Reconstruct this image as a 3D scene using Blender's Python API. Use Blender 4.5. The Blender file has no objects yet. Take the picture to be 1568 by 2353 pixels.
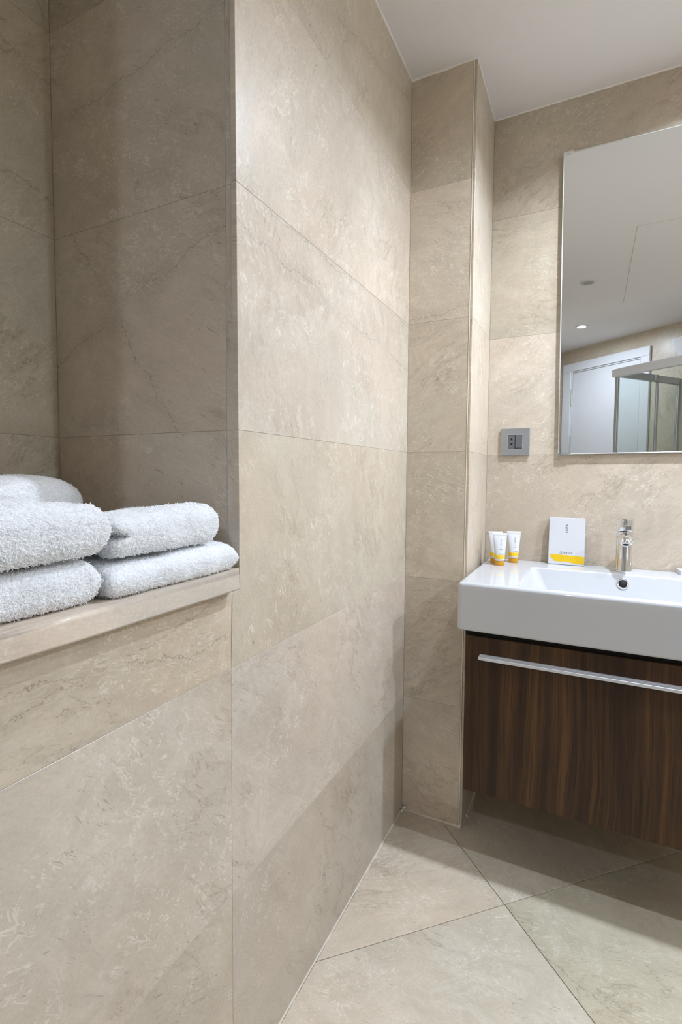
import bpy, bmesh, math, random
import numpy as np
from mathutils import Vector, Matrix, noise as mnoise

random.seed(7)
C = bpy.context.scene.collection
S = bpy.context.scene
H = 2.304                                   # ceiling height
ROWS = [0.0, .3832, .7778, 1.1744, 1.5735, 1.9724, H]   # tile courses shared by every wall

# ------------------------------------------------------------------ camera
cam_d = bpy.data.cameras.new('camera')
cam = bpy.data.objects.new('camera', cam_d); C.objects.link(cam)
cam_d.sensor_fit = 'VERTICAL'; cam_d.sensor_height = 36.0; cam_d.sensor_width = 24.0
cam_d.lens = 1151.34457 / 2353 * 36.0
cam_d.shift_y = -19.9948 / 2353
cam_d.clip_start = .02
yaw, pitch, roll = .462169, -.0555153, .00697249
fwd = Vector((-math.sin(yaw) * math.cos(pitch), math.cos(yaw) * math.cos(pitch), math.sin(pitch)))
rgt = Vector((math.cos(yaw), math.sin(yaw), 0)); up = rgt.cross(fwd)
rgt, up = math.cos(roll) * rgt + math.sin(roll) * up, -math.sin(roll) * rgt + math.cos(roll) * up
M = Matrix((rgt, up, -fwd)).transposed().to_4x4(); M.translation = Vector((.526854, -1.811695, 1.099872))
cam.matrix_world = M
S.camera = cam

# ------------------------------------------------------------------ world, exposure
w = bpy.data.worlds.new('world'); S.world = w; w.use_nodes = True
w.node_tree.nodes['Background'].inputs[0].default_value = (.02, .02, .02, 1)
w.node_tree.nodes['Background'].inputs[1].default_value = 1.0
S.view_settings.view_transform = 'Standard'; S.view_settings.look = 'None'
S.view_settings.exposure = 0.0; S.view_settings.gamma = 1.0
S.view_settings.use_curve_mapping = False
S.cycles.use_denoising = True
S.cycles.use_adaptive_sampling = True; S.cycles.adaptive_threshold = .07; S.cycles.adaptive_min_samples = 16
S.cycles.max_bounces = 9; S.cycles.diffuse_bounces = 6; S.cycles.glossy_bounces = 5
S.cycles.transmission_bounces = 6; S.cycles.transparent_max_bounces = 8
S.cycles.sample_clamp_indirect = 6.0
S.cycles.blur_glossy = .5

# lamp table: x, y, watts (0 = switched off), label, beam spread in degrees
LAMPS = [
    (.422, -2.72, 10.0, 'lit recessed downlight in the ceiling near the white door', 180),
    (.473, -1.732, 0.0, 'switched-off recessed downlight in the ceiling in front of the towel niche', 180),
    (.845, -.462, 19.5, 'lit recessed downlight in the ceiling above the right half of the basin', 146),
    (1.44, -.462, 10.0, 'lit recessed downlight in the ceiling in front of the back wall, right of the basin', 170),
    (2.25, -1.10, 33.0, 'added fill downlight in the ceiling nearest the right wall, out of view', 180),  # added fill lamp, side light for towels and half wall
]
LAMP_COL = (.77, .87, 1.03)

# ------------------------------------------------------------------ node helpers
def new_mat(name):
    m = bpy.data.materials.new(name); m.use_nodes = True
    nt = m.node_tree; b = nt.nodes['Principled BSDF']
    return m, nt, b

class NT:
    """small helper that chains shader nodes"""
    def __init__(s, nt): s.nt = nt
    def n(s, t, **kw):
        x = s.nt.nodes.new(t)
        for k, v in kw.items(): setattr(x, k, v)
        return x
    def put(s, node, i, v):
        if hasattr(v, 'is_output'): s.nt.links.new(v, node.inputs[i])
        elif v is not None: node.inputs[i].default_value = v
    def math(s, op, a, b=None, c=None, clamp=False):
        x = s.n('ShaderNodeMath', operation=op, use_clamp=clamp)
        for i, v in enumerate((a, b, c)): s.put(x, i, v)
        return x.outputs[0]
    def vmath(s, op, a, b=None, scale=None):
        x = s.n('ShaderNodeVectorMath', operation=op)
        s.put(x, 0, a); s.put(x, 1, b)
        if scale is not None: s.put(x, 3, scale)
        return x.outputs['Value'] if op in ('DOT_PRODUCT', 'LENGTH') else x.outputs[0]
    def noise(s, vec, scale, detail=4.0, rough=.55, dist=0.0):
        x = s.n('ShaderNodeTexNoise')
        s.put(x, 'Vector', vec); s.put(x, 'Scale', scale); s.put(x, 'Detail', detail); s.put(x, 'Roughness', rough); s.put(x, 'Distortion', dist)
        return x.outputs['Fac']
    def step(s, v, lo, hi, a=0.0, b=1.0):
        x = s.n('ShaderNodeMapRange', interpolation_type='SMOOTHSTEP')
        for i, q in enumerate((v, lo, hi, a, b)): s.put(x, i, q)
        return x.outputs[0]
    def mix(s, f, a, b, mode='MIX'):
        x = s.n('ShaderNodeMix', data_type='RGBA', blend_type=mode)
        s.put(x, 0, f); s.put(x, 6, a); s.put(x, 7, b)
        return x.outputs[2]
    def vec(s, x, y, z):
        q = s.n('ShaderNodeCombineXYZ')
        for i, v in enumerate((x, y, z)): s.put(q, i, v)
        return q.outputs[0]

def srgb(r, g, b):
    f = lambda c: (c / 255 / 12.92) if c / 255 <= .04045 else ((c / 255 + .055) / 1.055) ** 2.4
    return (f(r), f(g), f(b), 1)

def plain(name, col, rough=.5, metal=0.0, spec=.5, coat=0.0, bump=None, emit=None):
    m, nt, b = new_mat(name)
    b.inputs['Base Color'].default_value = col; b.inputs['Roughness'].default_value = rough
    b.inputs['Metallic'].default_value = metal; b.inputs['Specular IOR Level'].default_value = spec
    b.inputs['Coat Weight'].default_value = coat
    if emit: b.inputs['Emission Color'].default_value = emit[0]; b.inputs['Emission Strength'].default_value = emit[1]
    g = NT(nt)
    tc = g.n('ShaderNodeTexCoord').outputs['Object']
    nz = g.noise(tc, 35, 3)
    v = g.math('MULTIPLY_ADD', nz, .08, -.04)
    nt.links.new(g.math('ADD', v, rough, clamp=True), b.inputs['Roughness'])
    if bump:
        bp = g.n('ShaderNodeBump'); bp.inputs['Strength'].default_value = bump[1]; bp.inputs['Distance'].default_value = .001
        nt.links.new(g.noise(tc, bump[0], 4), bp.inputs['Height']); nt.links.new(bp.outputs[0], b.inputs['Normal'])
    return m

def marble(name, rough=.34, base=(.53, .474, .395, 1)):
    """polished beige fossil limestone; per-tile tint = object colour, per-tile grain angle and veins = custom properties"""
    m, nt, b = new_mat(name); g = NT(nt)
    uv = g.n('ShaderNodeTexCoord').outputs['UV']
    oi = g.n('ShaderNodeObjectInfo')
    def attr(nm):
        a = g.n('ShaderNodeAttribute', attribute_type='OBJECT', attribute_name=nm); return a
    flow = attr('flow').outputs['Fac']
    off = g.vec(0, 0, g.math('MULTIPLY', oi.outputs['Random'], 61.0))
    P = g.vmath('ADD', uv, off)
    rot = g.n('ShaderNodeVectorRotate', rotation_type='Z_AXIS'); g.put(rot, 'Vector', P); g.put(rot, 'Angle', flow)
    Q = rot.outputs[0]
    warp = g.n('ShaderNodeTexNoise'); g.put(warp, 'Vector', P); g.put(warp, 'Scale', 7.0); g.put(warp, 'Detail', 1.0)
    wv = g.vmath('SCALE', g.vmath('SUBTRACT', warp.outputs['Color'], (.5, .5, .5)), scale=.06)
    Qw = g.vmath('ADD', Q, wv)
    st = g.vmath('MULTIPLY', Qw, (1, 2.6, 1)); st2 = g.vmath('MULTIPLY', Qw, (1, 6.0, 1))
    big = g.noise(Qw, 3.2, 3, .6); med = g.noise(st, 10, 5, .65); fine = g.noise(st, 70, 3, .7)
    # tonal mottling
    val = g.math('ADD', g.math('MULTIPLY_ADD', big, .36, .82), g.math('MULTIPLY_ADD', med, .34, -.17))
    val = g.math('ADD', g.math('ADD', val, g.math('MULTIPLY_ADD', fine, .26, -.13)), g.math('MULTIPLY_ADD', g.noise(P, 260, 1, .7), .24, -.12))
    col = g.vmath('SCALE', g.mix(g.step(g.noise(Qw, 2.1, 1), .35, .68), base, (base[0] * 1.03, base[1] * .985, base[2] * .955, 1)), scale=val)
    wisp = g.math('ABSOLUTE', g.math('MULTIPLY_ADD', g.noise(Qw, 9, 4, .68, .5), 2.0, -1.0))
    wisp = g.math('MULTIPLY', g.step(wisp, .16, .0), g.step(g.noise(P, 4.6, 1), .42, .62))
    col = g.mix(g.math('MULTIPLY', wisp, .20), col, (.74, .695, .62, 1))
    # pale shell fragments
    mask = g.step(g.noise(P, 5.5, 2, .65), .40, .62)
    r = g.math('ABSOLUTE', g.math('MULTIPLY_ADD', g.noise(st, 34, 2, .6, .8), 2.0, -1.0))
    squig = g.math('MULTIPLY', g.math('MULTIPLY', g.step(r, .075, .02), mask), g.step(g.noise(P, 46, 0), .50, .60))
    vo = g.n('ShaderNodeTexVoronoi', feature='F1'); g.put(vo, 'Vector', g.vmath('ADD', g.vmath('MULTIPLY', Q, (1, 2.2, 1)), g.vmath('SCALE', wv, scale=1.1))); g.put(vo, 'Scale', 80.0)
    sep = g.n('ShaderNodeSeparateColor'); g.put(sep, 0, vo.outputs['Color'])
    dots = g.math('MULTIPLY', g.step(vo.outputs['Distance'], .34, .20), g.step(sep.outputs[0], .86, .90))
    dots = g.math('MULTIPLY', dots, g.math('MULTIPLY_ADD', mask, .8, .2))
    vo2 = g.n('ShaderNodeTexVoronoi', feature='F1'); g.put(vo2, 'Vector', g.vmath('ADD', g.vmath('MULTIPLY', Q, (1.7, .8, 1)), g.vmath('SCALE', wv, scale=.5))); g.put(vo2, 'Scale', 120.0)
    sep2 = g.n('ShaderNodeSeparateColor'); g.put(sep2, 0, vo2.outputs['Color'])
    dots2 = g.math('MULTIPLY', g.math('MULTIPLY', g.step(vo2.outputs['Distance'], .40, .22), g.step(sep2.outputs[1], .84, .88)), g.math('MULTIPLY_ADD', mask, .6, .25))
    dots = g.math('MAXIMUM', dots, dots2)
    light = g.math('MAXIMUM', g.math('MULTIPLY', squig, .70), g.math('MULTIPLY', dots, .62))
    col = g.mix(g.math('MULTIPLY', light, .80), col, (.76, .715, .64, 1))
    # short dark dashes and hairline cracks
    dash = g.math('MULTIPLY', g.step(g.noise(st2, 44, 1, .5, .6), .685, .72), g.step(g.noise(P, 8, 0), .46, .62))
    rr = g.math('ABSOLUTE', g.math('MULTIPLY_ADD', g.noise(st, 4.2, 5, .66, .3), 2.0, -1.0))
    hmask = g.noise(P, 4.0, 1, .6)
    hair = g.math('MULTIPLY', g.step(rr, .0075, .0015), g.step(hmask, .52, .63))
    vo3 = g.n('ShaderNodeTexVoronoi', feature='F1'); g.put(vo3, 'Vector', g.vmath('MULTIPLY', Qw, (.8, 2.4, 1))); g.put(vo3, 'Scale', 85.0)
    sep3 = g.n('ShaderNodeSeparateColor'); g.put(sep3, 0, vo3.outputs['Color'])
    pore = g.math('MULTIPLY', g.step(vo3.outputs['Distance'], .22, .10), g.step(sep3.outputs[2], .90, .93))
    dash = g.math('MAXIMUM', dash, g.math('MULTIPLY', pore, g.math('MULTIPLY_ADD', g.step(g.noise(P, 7, 0), .42, .6), .7, .15)))
    dk = g.math('MAXIMUM', g.math('MULTIPLY', dash, .38), g.math('MULTIPLY', hair, .55))
    halo = g.math('MULTIPLY', g.math('MULTIPLY', g.step(rr, .09, .0), g.step(hmask, .50, .66)), .16)
    # individual veins laid across a tile
    U = g.n('ShaderNodeSeparateXYZ'); g.put(U, 0, uv)
    vm = None
    wig = g.math('ADD', g.math('MULTIPLY_ADD', g.noise(P, 9, 1), .05, -.025), g.math('MULTIPLY_ADD', g.noise(P, 48, 4, .75), .030, -.014))
    vgate = g.noise(P, 6.5, 1)
    for nm in ('vein_a', 'vein_b'):
        a = g.n('ShaderNodeSeparateXYZ'); g.put(a, 0, attr(nm).outputs['Vector'])
        d = g.math('ADD', g.math('ADD', g.math('MULTIPLY', U.outputs[0], a.outputs[0]), g.math('MULTIPLY', U.outputs[1], a.outputs[1])), a.outputs[2])
        d = g.math('ABSOLUTE', g.math('ADD', d, wig))
        used = g.step(g.vmath('LENGTH', attr(nm).outputs['Vector']), .05, .1)
        core = g.math('MULTIPLY', g.step(d, .0010, .0003), g.step(vgate, .30, .48))
        band = g.math('MULTIPLY', g.step(d, .030, .0), .22)
        v = g.math('MULTIPLY', g.math('MAXIMUM', core, band), used)
        vm = v if vm is None else g.math('MAXIMUM', vm, v)
    crackle = g.math('MULTIPLY', g.step(vm, .05, .22), g.step(r, .12, .02))
    col = g.mix(g.math('MULTIPLY', crackle, .35), col, (.72, .67, .58, 1))
    dk = g.math('MAXIMUM', dk, g.math('MULTIPLY', vm, .64))
    dk = g.math('MAXIMUM', dk, halo)
    col = g.mix(dk, col, (.19, .145, .085, 1))
    col = g.mix(1.0, col, oi.outputs['Color'], 'MULTIPLY')
    nt.links.new(col, b.inputs['Base Color'])
    nt.links.new(g.math('ADD', g.math('MULTIPLY_ADD', fine, .10, rough - .05), g.math('MULTIPLY', dk, .25)), b.inputs['Roughness'])
    b.inputs['Specular IOR Level'].default_value = .45
    bp = g.n('ShaderNodeBump'); bp.inputs['Strength'].default_value = .25; bp.inputs['Distance'].default_value = .0006
    hgt = g.math('MULTIPLY', g.noise(P, 13, 1), .5)
    nt.links.new(hgt, bp.inputs['Height']); nt.links.new(bp.outputs[0], b.inputs['Normal'])
    return m

def walnut():
    m, nt, b = new_mat('walnut_veneer'); g = NT(nt)
    tc = g.n('ShaderNodeTexCoord').outputs['Object']
    warp = g.noise(g.vmath('MULTIPLY', tc, (5, 5, 1.6)), 1.0, 3)
    X = g.vmath('ADD', tc, g.vec(g.math('MULTIPLY_ADD', warp, .06, -.03), 0, 0))
    wide = g.noise(g.vmath('MULTIPLY', X, (17, 1, .55)), 1.0, 3, .6)
    mid = g.noise(g.vmath('MULTIPLY', X, (70, 1, 1.1)), 1.0, 4, .6)
    fine = g.noise(g.vmath('MULTIPLY', X, (420, 1, 4.5)), 1.0, 3, .6)
    col = g.mix(g.step(wide, .32, .70), srgb(48, 33, 20), srgb(92, 64, 37))
    col = g.mix(g.math('MULTIPLY', g.step(g.noise(g.vmath('MULTIPLY', X, (11, 1, .4)), 1.0, 2), .56, .72), .55), col, srgb(112, 80, 44))
    col = g.mix(g.math('MULTIPLY', g.step(mid, .58, .36), .55), col, srgb(38, 25, 18))
    col = g.mix(g.math('MULTIPLY', g.step(fine, .52, .36), .62), col, srgb(30, 19, 13))
    nt.links.new(col, b.inputs['Base Color'])
    b.inputs['Roughness'].default_value = .42; b.inputs['Specular IOR Level'].default_value = .28
    bp = g.n('ShaderNodeBump'); bp.inputs['Strength'].default_value = .2; bp.inputs['Distance'].default_value = .0005
    nt.links.new(fine, bp.inputs['Height']); nt.links.new(bp.outputs[0], b.inputs['Normal'])
    return m

def brushed(name, col, rough, axis):
    m, nt, b = new_mat(name); g = NT(nt)
    tc = g.n('ShaderNodeTexCoord').outputs['Object']
    f = g.noise(g.vmath('MULTIPLY', tc, axis), 1.0, 3)
    b.inputs['Base Color'].default_value = col; b.inputs['Metallic'].default_value = 1.0
    nt.links.new(g.math('MULTIPLY_ADD', f, .12, rough - .06), b.inputs['Roughness'])
    return m

def glass():
    m, nt, b = new_mat('clear_glass')
    b.inputs['Base Color'].default_value = (.94, .98, .96, 1); b.inputs['Transmission Weight'].default_value = 1.0
    b.inputs['Roughness'].default_value = .01; b.inputs['IOR'].default_value = 1.45
    return m

MARBLE = marble('polished_beige_marble')
MARBLE_FLOOR = marble('floor_beige_marble', rough=.32, base=(.53, .472, .382, 1))
GROUT = plain('wall_grout', srgb(196, 186, 166), .9)
GROUT_DK = plain('dark_grout', srgb(148, 124, 92), .95)
SEALANT = plain('white_sealant', srgb(230, 226, 219), .55, bump=(180, .5))
PAINT = plain('ceiling_paint', srgb(228, 225, 223), .9, bump=(400, .15))
FLOOR_SEAL = plain('aged_sealant', srgb(204, 196, 180), .6)
CREAM = plain('cream_bead', srgb(232, 219, 195), .5)
CERAMIC = plain('white_ceramic', srgb(193, 194, 196), .06, spec=.5, coat=0.0)
CHROME = plain('chrome', (.80, .81, .82, 1), .06, metal=1.0)
ALU = plain('satin_aluminium', (.66, .68, .71, 1), .38, metal=.35)
WALNUT = walnut()
BLACK = plain('gap_shade_black', (.006, .005, .004, 1), .8)
DARKWOOD = plain('carcass_dark', srgb(48, 34, 24), .6)
TOWEL = plain('terry_cotton', srgb(250, 251, 252), .95, spec=.1, bump=(700, .8))
def cotton(name, c, tr):
    m, nt, b = new_mat(name); g = NT(nt)
    out = nt.nodes['Material Output']; nt.nodes.remove(b)
    oc_ = g.n('ShaderNodeTexCoord').outputs['Object']
    col = g.mix(g.noise(oc_, 30, 2), (c[0] * .97, c[1] * .97, c[2] * .97, 1), c)
    d = g.n('ShaderNodeBsdfDiffuse'); t = g.n('ShaderNodeBsdfTranslucent'); mx = g.n('ShaderNodeMixShader')
    g.put(d, 0, col); g.put(t, 0, col); g.put(mx, 0, tr)
    nt.links.new(d.outputs[0], mx.inputs[1]); nt.links.new(t.outputs[0], mx.inputs[2]); nt.links.new(mx.outputs[0], out.inputs[0])
    return m
STRAND = cotton('cotton_strand', (.98, .983, .988, 1), .38)
WHITE_PL = plain('white_plastic', srgb(213, 213, 214), .35)
CARD = plain('white_card', srgb(212, 213, 215), .5)
YELLOW = plain('yellow_print', srgb(232, 192, 12), .5)
YELLOW_T = plain('yellow_band', srgb(233, 193, 40), .4)
ORANGE = plain('orange_cap', srgb(214, 152, 16), .35)
INK = plain('grey_ink', srgb(62, 64, 70), .6)
PLATE = brushed('socket_plate', (.46, .475, .49, 1), .42, (40, 40, 40))
SOCKET = plain('dark_grey_plastic', srgb(98, 99, 100), .45)
HOLE = plain('black_hole', (.004, .004, .004, 1), .7)
DOORW = plain('white_door_paint', srgb(226, 228, 232), .35)
SHOWERW = plain('white_rail', srgb(230, 232, 236), .3)
GREYM = plain('grey_metal', (.42, .44, .46, 1), .3, metal=.8)
GLASS = glass()
LENS_OFF = plain('frosted_lens', srgb(150, 152, 152), .4)
LENS_ON = plain('lit_lens', (1, 1, 1, 1), .4, emit=((1, .97, .93, 1), 14.0))
RING = plain('lamp_ring', srgb(206, 202, 196), .35)
m_, nt_, b_ = new_mat('mirror_silver'); MIRROR = m_
b_.inputs['Base Color'].default_value = (.90, .915, .91, 1); b_.inputs['Metallic'].default_value = 1.0; b_.inputs['Roughness'].default_value = .003

# ------------------------------------------------------------------ object helpers
def link(name, verts, faces, m, parent=None, loc=(0, 0, 0), uvs=None, smooth=False):
    """one mesh object; verts are given in world space when loc is its world position"""
    me = bpy.data.meshes.new(name)
    L = Vector(loc)
    me.from_pydata([tuple(Vector(v) - L) for v in verts], [], faces)
    me.materials.append(m)
    if uvs is not None:
        ul = me.uv_layers.new(name='UVMap')
        idx = np.empty(len(me.loops), dtype=np.int32); me.loops.foreach_get('vertex_index', idx)
        ul.data.foreach_set('uv', np.array(uvs, dtype=np.float32)[idx].ravel())
    if smooth: me.polygons.foreach_set('use_smooth', [True] * len(me.polygons))
    me.update()
    o = bpy.data.objects.new(name, me); C.objects.link(o)
    wl = L
    if parent is not None:
        o.parent = parent; wl = L - world_loc(parent)
    o.location = wl
    return o

def world_loc(o):
    p = Vector(o.location)
    while o.parent is not None:
        o = o.parent; p = p + Vector(o.location)
    return p

def empty(name, loc, parent=None):
    o = bpy.data.objects.new(name, None); C.objects.link(o)
    o.empty_display_size = .05
    o.location = Vector(loc) - (world_loc(parent) if parent else Vector())
    if parent: o.parent = parent
    return o

def tag(o, label=None, cat=None, kind=None, group=None):
    if label: o['label'] = label
    if cat: o['category'] = cat
    if kind: o['kind'] = kind
    if group: o['group'] = group
    return o

def from_bm(name, bm, m, parent=None, loc=(0, 0, 0), smooth=False):
    bmesh.ops.recalc_face_normals(bm, faces=bm.faces)
    bm.verts.index_update()
    v = [tuple(x.co) for x in bm.verts]; f = [[q.index for q in x.verts] for x in bm.faces]
    bm.free()
    return link(name, v, f, m, parent, loc, smooth=smooth)

def box_bm(bm, x0, x1, y0, y1, z0, z1, bev=0.0, seg=2):
    vs = [bm.verts.new((x, y, z)) for x in (x0, x1) for y in (y0, y1) for z in (z0, z1)]
    fs = [(0, 1, 3, 2), (4, 6, 7, 5), (0, 4, 5, 1), (2, 3, 7, 6), (0, 2, 6, 4), (1, 5, 7, 3)]
    faces = [bm.faces.new([vs[i] for i in f]) for f in fs]
    if bev:
        es = list({e for f in faces for e in f.edges})
        bmesh.ops.bevel(bm, geom=es, offset=bev, segments=seg, affect='EDGES', profile=.5)

def box(name, x0, x1, y0, y1, z0, z1, m, parent=None, bev=0.0, seg=2, loc=None, smooth=False):
    bm = bmesh.new(); box_bm(bm, x0, x1, y0, y1, z0, z1, bev, seg)
    o = from_bm(name, bm, m, parent, loc or ((x0 + x1) / 2, (y0 + y1) / 2, z0))
    if bev and smooth: smooth_wn(o)
    return o

def smooth_wn(o):
    o.data.polygons.foreach_set('use_smooth', [True] * len(o.data.polygons))
    md = o.modifiers.new('weighted', 'WEIGHTED_NORMAL'); md.keep_sharp = True

def loft(name, rings, m, parent=None, loc=(0, 0, 0), caps=(True, True), smooth=True):
    """closed rings of equal point count, skinned in order"""
    n = len(rings[0]); v = [tuple(p) for r in rings for p in r]; f = []
    for i in range(len(rings) - 1):
        for j in range(n):
            k = (j + 1) % n
            f.append((i * n + j, i * n + k, (i + 1) * n + k, (i + 1) * n + j))
    if caps[0]: f.append(tuple(reversed(range(n))))
    if caps[1]: f.append(tuple(range((len(rings) - 1) * n, len(rings) * n)))
    return link(name, v, f, m, parent, loc, smooth=smooth)

def lathe(name, prof, center, m, parent=None, axis='Z', n=40, loc=None, caps=(True, True), smooth=True):
    """prof: list of (radius, height along axis)"""
    cx, cy, cz = center; rings = []
    for r, h in prof:
        ring = []
        for j in range(n):
            a = 2 * math.pi * j / n; c, s = r * math.cos(a), r * math.sin(a)
            ring.append({'Z': (cx + c, cy + s, cz + h), 'Y': (cx + c, cy + h, cz + s), 'X': (cx + h, cy + c, cz + s)}[axis])
        rings.append(ring)
    o = loft(name, rings, m, parent, loc or center, caps, smooth)
    bm = bmesh.new(); bm.from_mesh(o.data); bmesh.ops.recalc_face_normals(bm, faces=bm.faces)
    for e in bm.edges:
        if len(e.link_faces) == 2 and e.calc_face_angle(0) > .6: e.smooth = False
    bm.to_mesh(o.data); bm.free()
    return o

def tube(name, pts, r, m, parent=None, n=10, loc=None):
    pts = [Vector(p) for p in pts]; rings = []
    for i, p in enumerate(pts):
        d = (pts[min(i + 1, len(pts) - 1)] - pts[max(i - 1, 0)]).normalized()
        a = d.orthogonal().normalized() if i == 0 else (a - d * a.dot(d)).normalized()
        b2 = d.cross(a)
        rr = r[i] if isinstance(r, (list, tuple)) else r
        rings.append([p + (a * math.cos(t) + b2 * math.sin(t)) * rr for t in [2 * math.pi * k / n for k in range(n)]])
    return loft(name, rings, m, parent, loc or pts[0])

def struct(name, label, cat, verts=(), faces=(), m=None, loc=(0, 0, 0)):
    if len(verts): o = link(name, verts, faces, m, None, loc)
    else: o = empty(name, loc)
    return tag(o, label, cat, 'structure')

def quad(a, b, c, d): return [a, b, c, d], [(0, 1, 2, 3)]

# ------------------------------------------------------------------ tiles
def inset_poly(poly, d):
    n = len(poly); out = []
    for i in range(n):
        p0, p1, p2 = Vector(poly[i - 1]), Vector(poly[i]), Vector(poly[(i + 1) % n])
        e1, e2 = (p1 - p0).normalized(), (p2 - p1).normalized()
        n1, n2 = Vector((-e1.y, e1.x)), Vector((-e2.y, e2.x))
        b2 = n1 + n2; q = b2.length_squared
        out.append(p1 + b2 * (2 * d / q) if q > 1e-6 else p1 + n1 * d)
    return out

def tile(parent, O, U, V, N, poly, tint=(1, 1, 1), flow=.5, va=None, vb=None, th=.010, gap=.0002, bev=.0004, m=None, depth=0.0):
    """one stone slab: poly counter-clockwise in (u, v) metres on the plane through O, front face at N = depth"""
    O, U, V, N = Vector(O), Vector(U), Vector(V), Vector(N)
    poly = inset_poly(poly, gap); inner = inset_poly(poly, bev); n = len(poly)
    cu = sum(p[0] for p in poly) / n; cv = sum(p[1] for p in poly) / n
    P = lambda p, h: O + U * p[0] + V * p[1] + N * h
    v = [P(p, depth) for p in inner] + [P(p, depth - bev) for p in poly] + [P(p, depth - th) for p in poly]
    uv = [(p[0] - cu, p[1] - cv) for p in inner] + [(p[0] - cu, p[1] - cv) for p in poly] + [(p[0] - cu, p[1] - cv) for p in poly]
    f = [tuple(range(n))]
    for i in range(n):
        k = (i + 1) % n
        f += [(i, n + i, n + k, k), (n + i, 2 * n + i, 2 * n + k, n + k)]
    if U.cross(V).dot(N) < 0: f = [tuple(reversed(q)) for q in f]
    o = link('tile', v, f, m or MARBLE, parent, P((cu, cv), depth - th), uvs=uv)
    o.color = (*tint, 1); o['flow'] = float(flow)
    for nm, q in (('vein_a', va), ('vein_b', vb)):
        if q:                                    # a line through two (u, v) points
            (u0, v0), (u1, v1) = q; L = math.hypot(u1 - u0, v1 - v0); a, c2 = (v1 - v0) / L, -(u1 - u0) / L
            o[nm] = [a, c2, -(a * (u0 - cu) + c2 * (v0 - cv))]
        else: o[nm] = [0.0, 0.0, 0.0]
    return o

def rect(u0, u1, v0, v1): return [(u0, v0), (u1, v0), (u1, v1), (u0, v1)]

def rt(b=1.0, j=.035):
    k = b * (1 + random.uniform(-j, j)); q = random.uniform(-.018, .018)
    return (k * (1 + q), k, k * (1 - q))

X0 = (0, 0, 0)
YN, YNT = -1.137, -.0076       # niche corner and its small lean
YS = -1.160                    # vertical joint of the half wall
YJ = -1.76                     # far jamb of the niche
ND = .4645                     # niche depth
CA, CB = .1973, .2868          # pier width and depth
PINK, WARM, GREY, BEIGE, TAN, OLIVE = (1.05, 1.025, 1.02), (1.0, .985, .94), (.99, .995, .985), (.97, .95, .895), (.93, .89, .81), (.93, .93, .85)

# ---- left wall (X = 0): full-height part between niche and pier, half wall below the niche, plain part beyond the niche
wl = struct('wall_left', 'marble tiled left wall with the towel niche and its half wall', 'wall',
            *quad((-.0013, YN + .001, 0), (-.0013, 0, 0), (-.0013, 0, H), (-.0013, YN + .001, H)), GROUT)
A = dict(O=X0, U=(0, 1, 0), V=(0, 0, 1), N=(1, 0, 0))
cy = lambda z: YN + YNT * max(-.2, (z - 1.0))
mainspec = [((.92, .905, .875), .9), ((1.03, 1.01, 1.0), .7), ((.985, .97, .915), 1.2), ((1.04, 1.025, 1.005), 1.35), ((1.06, 1.035, 1.0), 2.0), ((1.03, 1.01, .96), 1.9)]
for i in range(6):
    z0, z1 = ROWS[i], ROWS[i + 1]; t, fl = mainspec[i]
    if z1 <= .9: poly = [(YS, z0), (-CB, z0), (-CB, z1), (YS, z1)]
    elif z0 < .9: poly = [(YS, z0), (-CB, z0), (-CB, z1), (cy(z1), z1), (cy(.918), .918), (YS + .004, .9)]
    else: poly = [(cy(z0), z0), (-CB, z0), (-CB, z1), (cy(z1), z1)]
    va = vb = None
    if i == 3: va = ((-1.092, 1.572), (-.64, 1.570)); vb = ((-1.141, 1.512), (-.607, 1.462))
    if i == 5: va = ((-1.0, 2.03), (-.6, 2.15))
    tile(wl, **A, poly=poly, tint=t, flow=fl, va=va, vb=vb)
# half wall
bk = link('backing', *quad((-.0013, -3.81, 0), (-.0013, YN, 0), (-.0013, YN, .93), (-.0013, -3.81, .93)), GROUT, wl)
hs = [((.93, .905, .85), .6), ((.985, .975, .95), .75), ((.965, .925, .86), .2)]
for k, (ya, yb) in enumerate(((YS, -2.02), (-2.02, -2.88), (-2.88, -3.81))):
    for i in range(3):
        z0, z1 = ROWS[i], min(ROWS[i + 1], .912)
        va = ((-1.524, .835), (-1.214, .892)) if (k == 0 and i == 2) else None
        vb = ((-1.46, .86), (-1.28, .842)) if (k == 0 and i == 2) else None
        tile(wl, **A, poly=[(yb, z0), (ya, z0), (ya, z1), (yb, z1)], tint=hs[i][0] if k == 0 else rt(), flow=hs[i][1], va=va, vb=vb)
link('backing', *quad((-.0013, -3.81, .9), (-.0013, YJ, .9), (-.0013, YJ, H), (-.0013, -3.81, H)), GROUT, wl)
for ya, yb in ((YJ, -2.62), (-2.62, -3.81)):
    for i in range(2, 6):
        z0 = max(.912, ROWS[i])
        tile(wl, **A, poly=[(yb, z0), (ya, z0), (ya, ROWS[i + 1]), (yb, ROWS[i + 1])], tint=rt(), flow=random.uniform(.3, 1.2))

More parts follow.
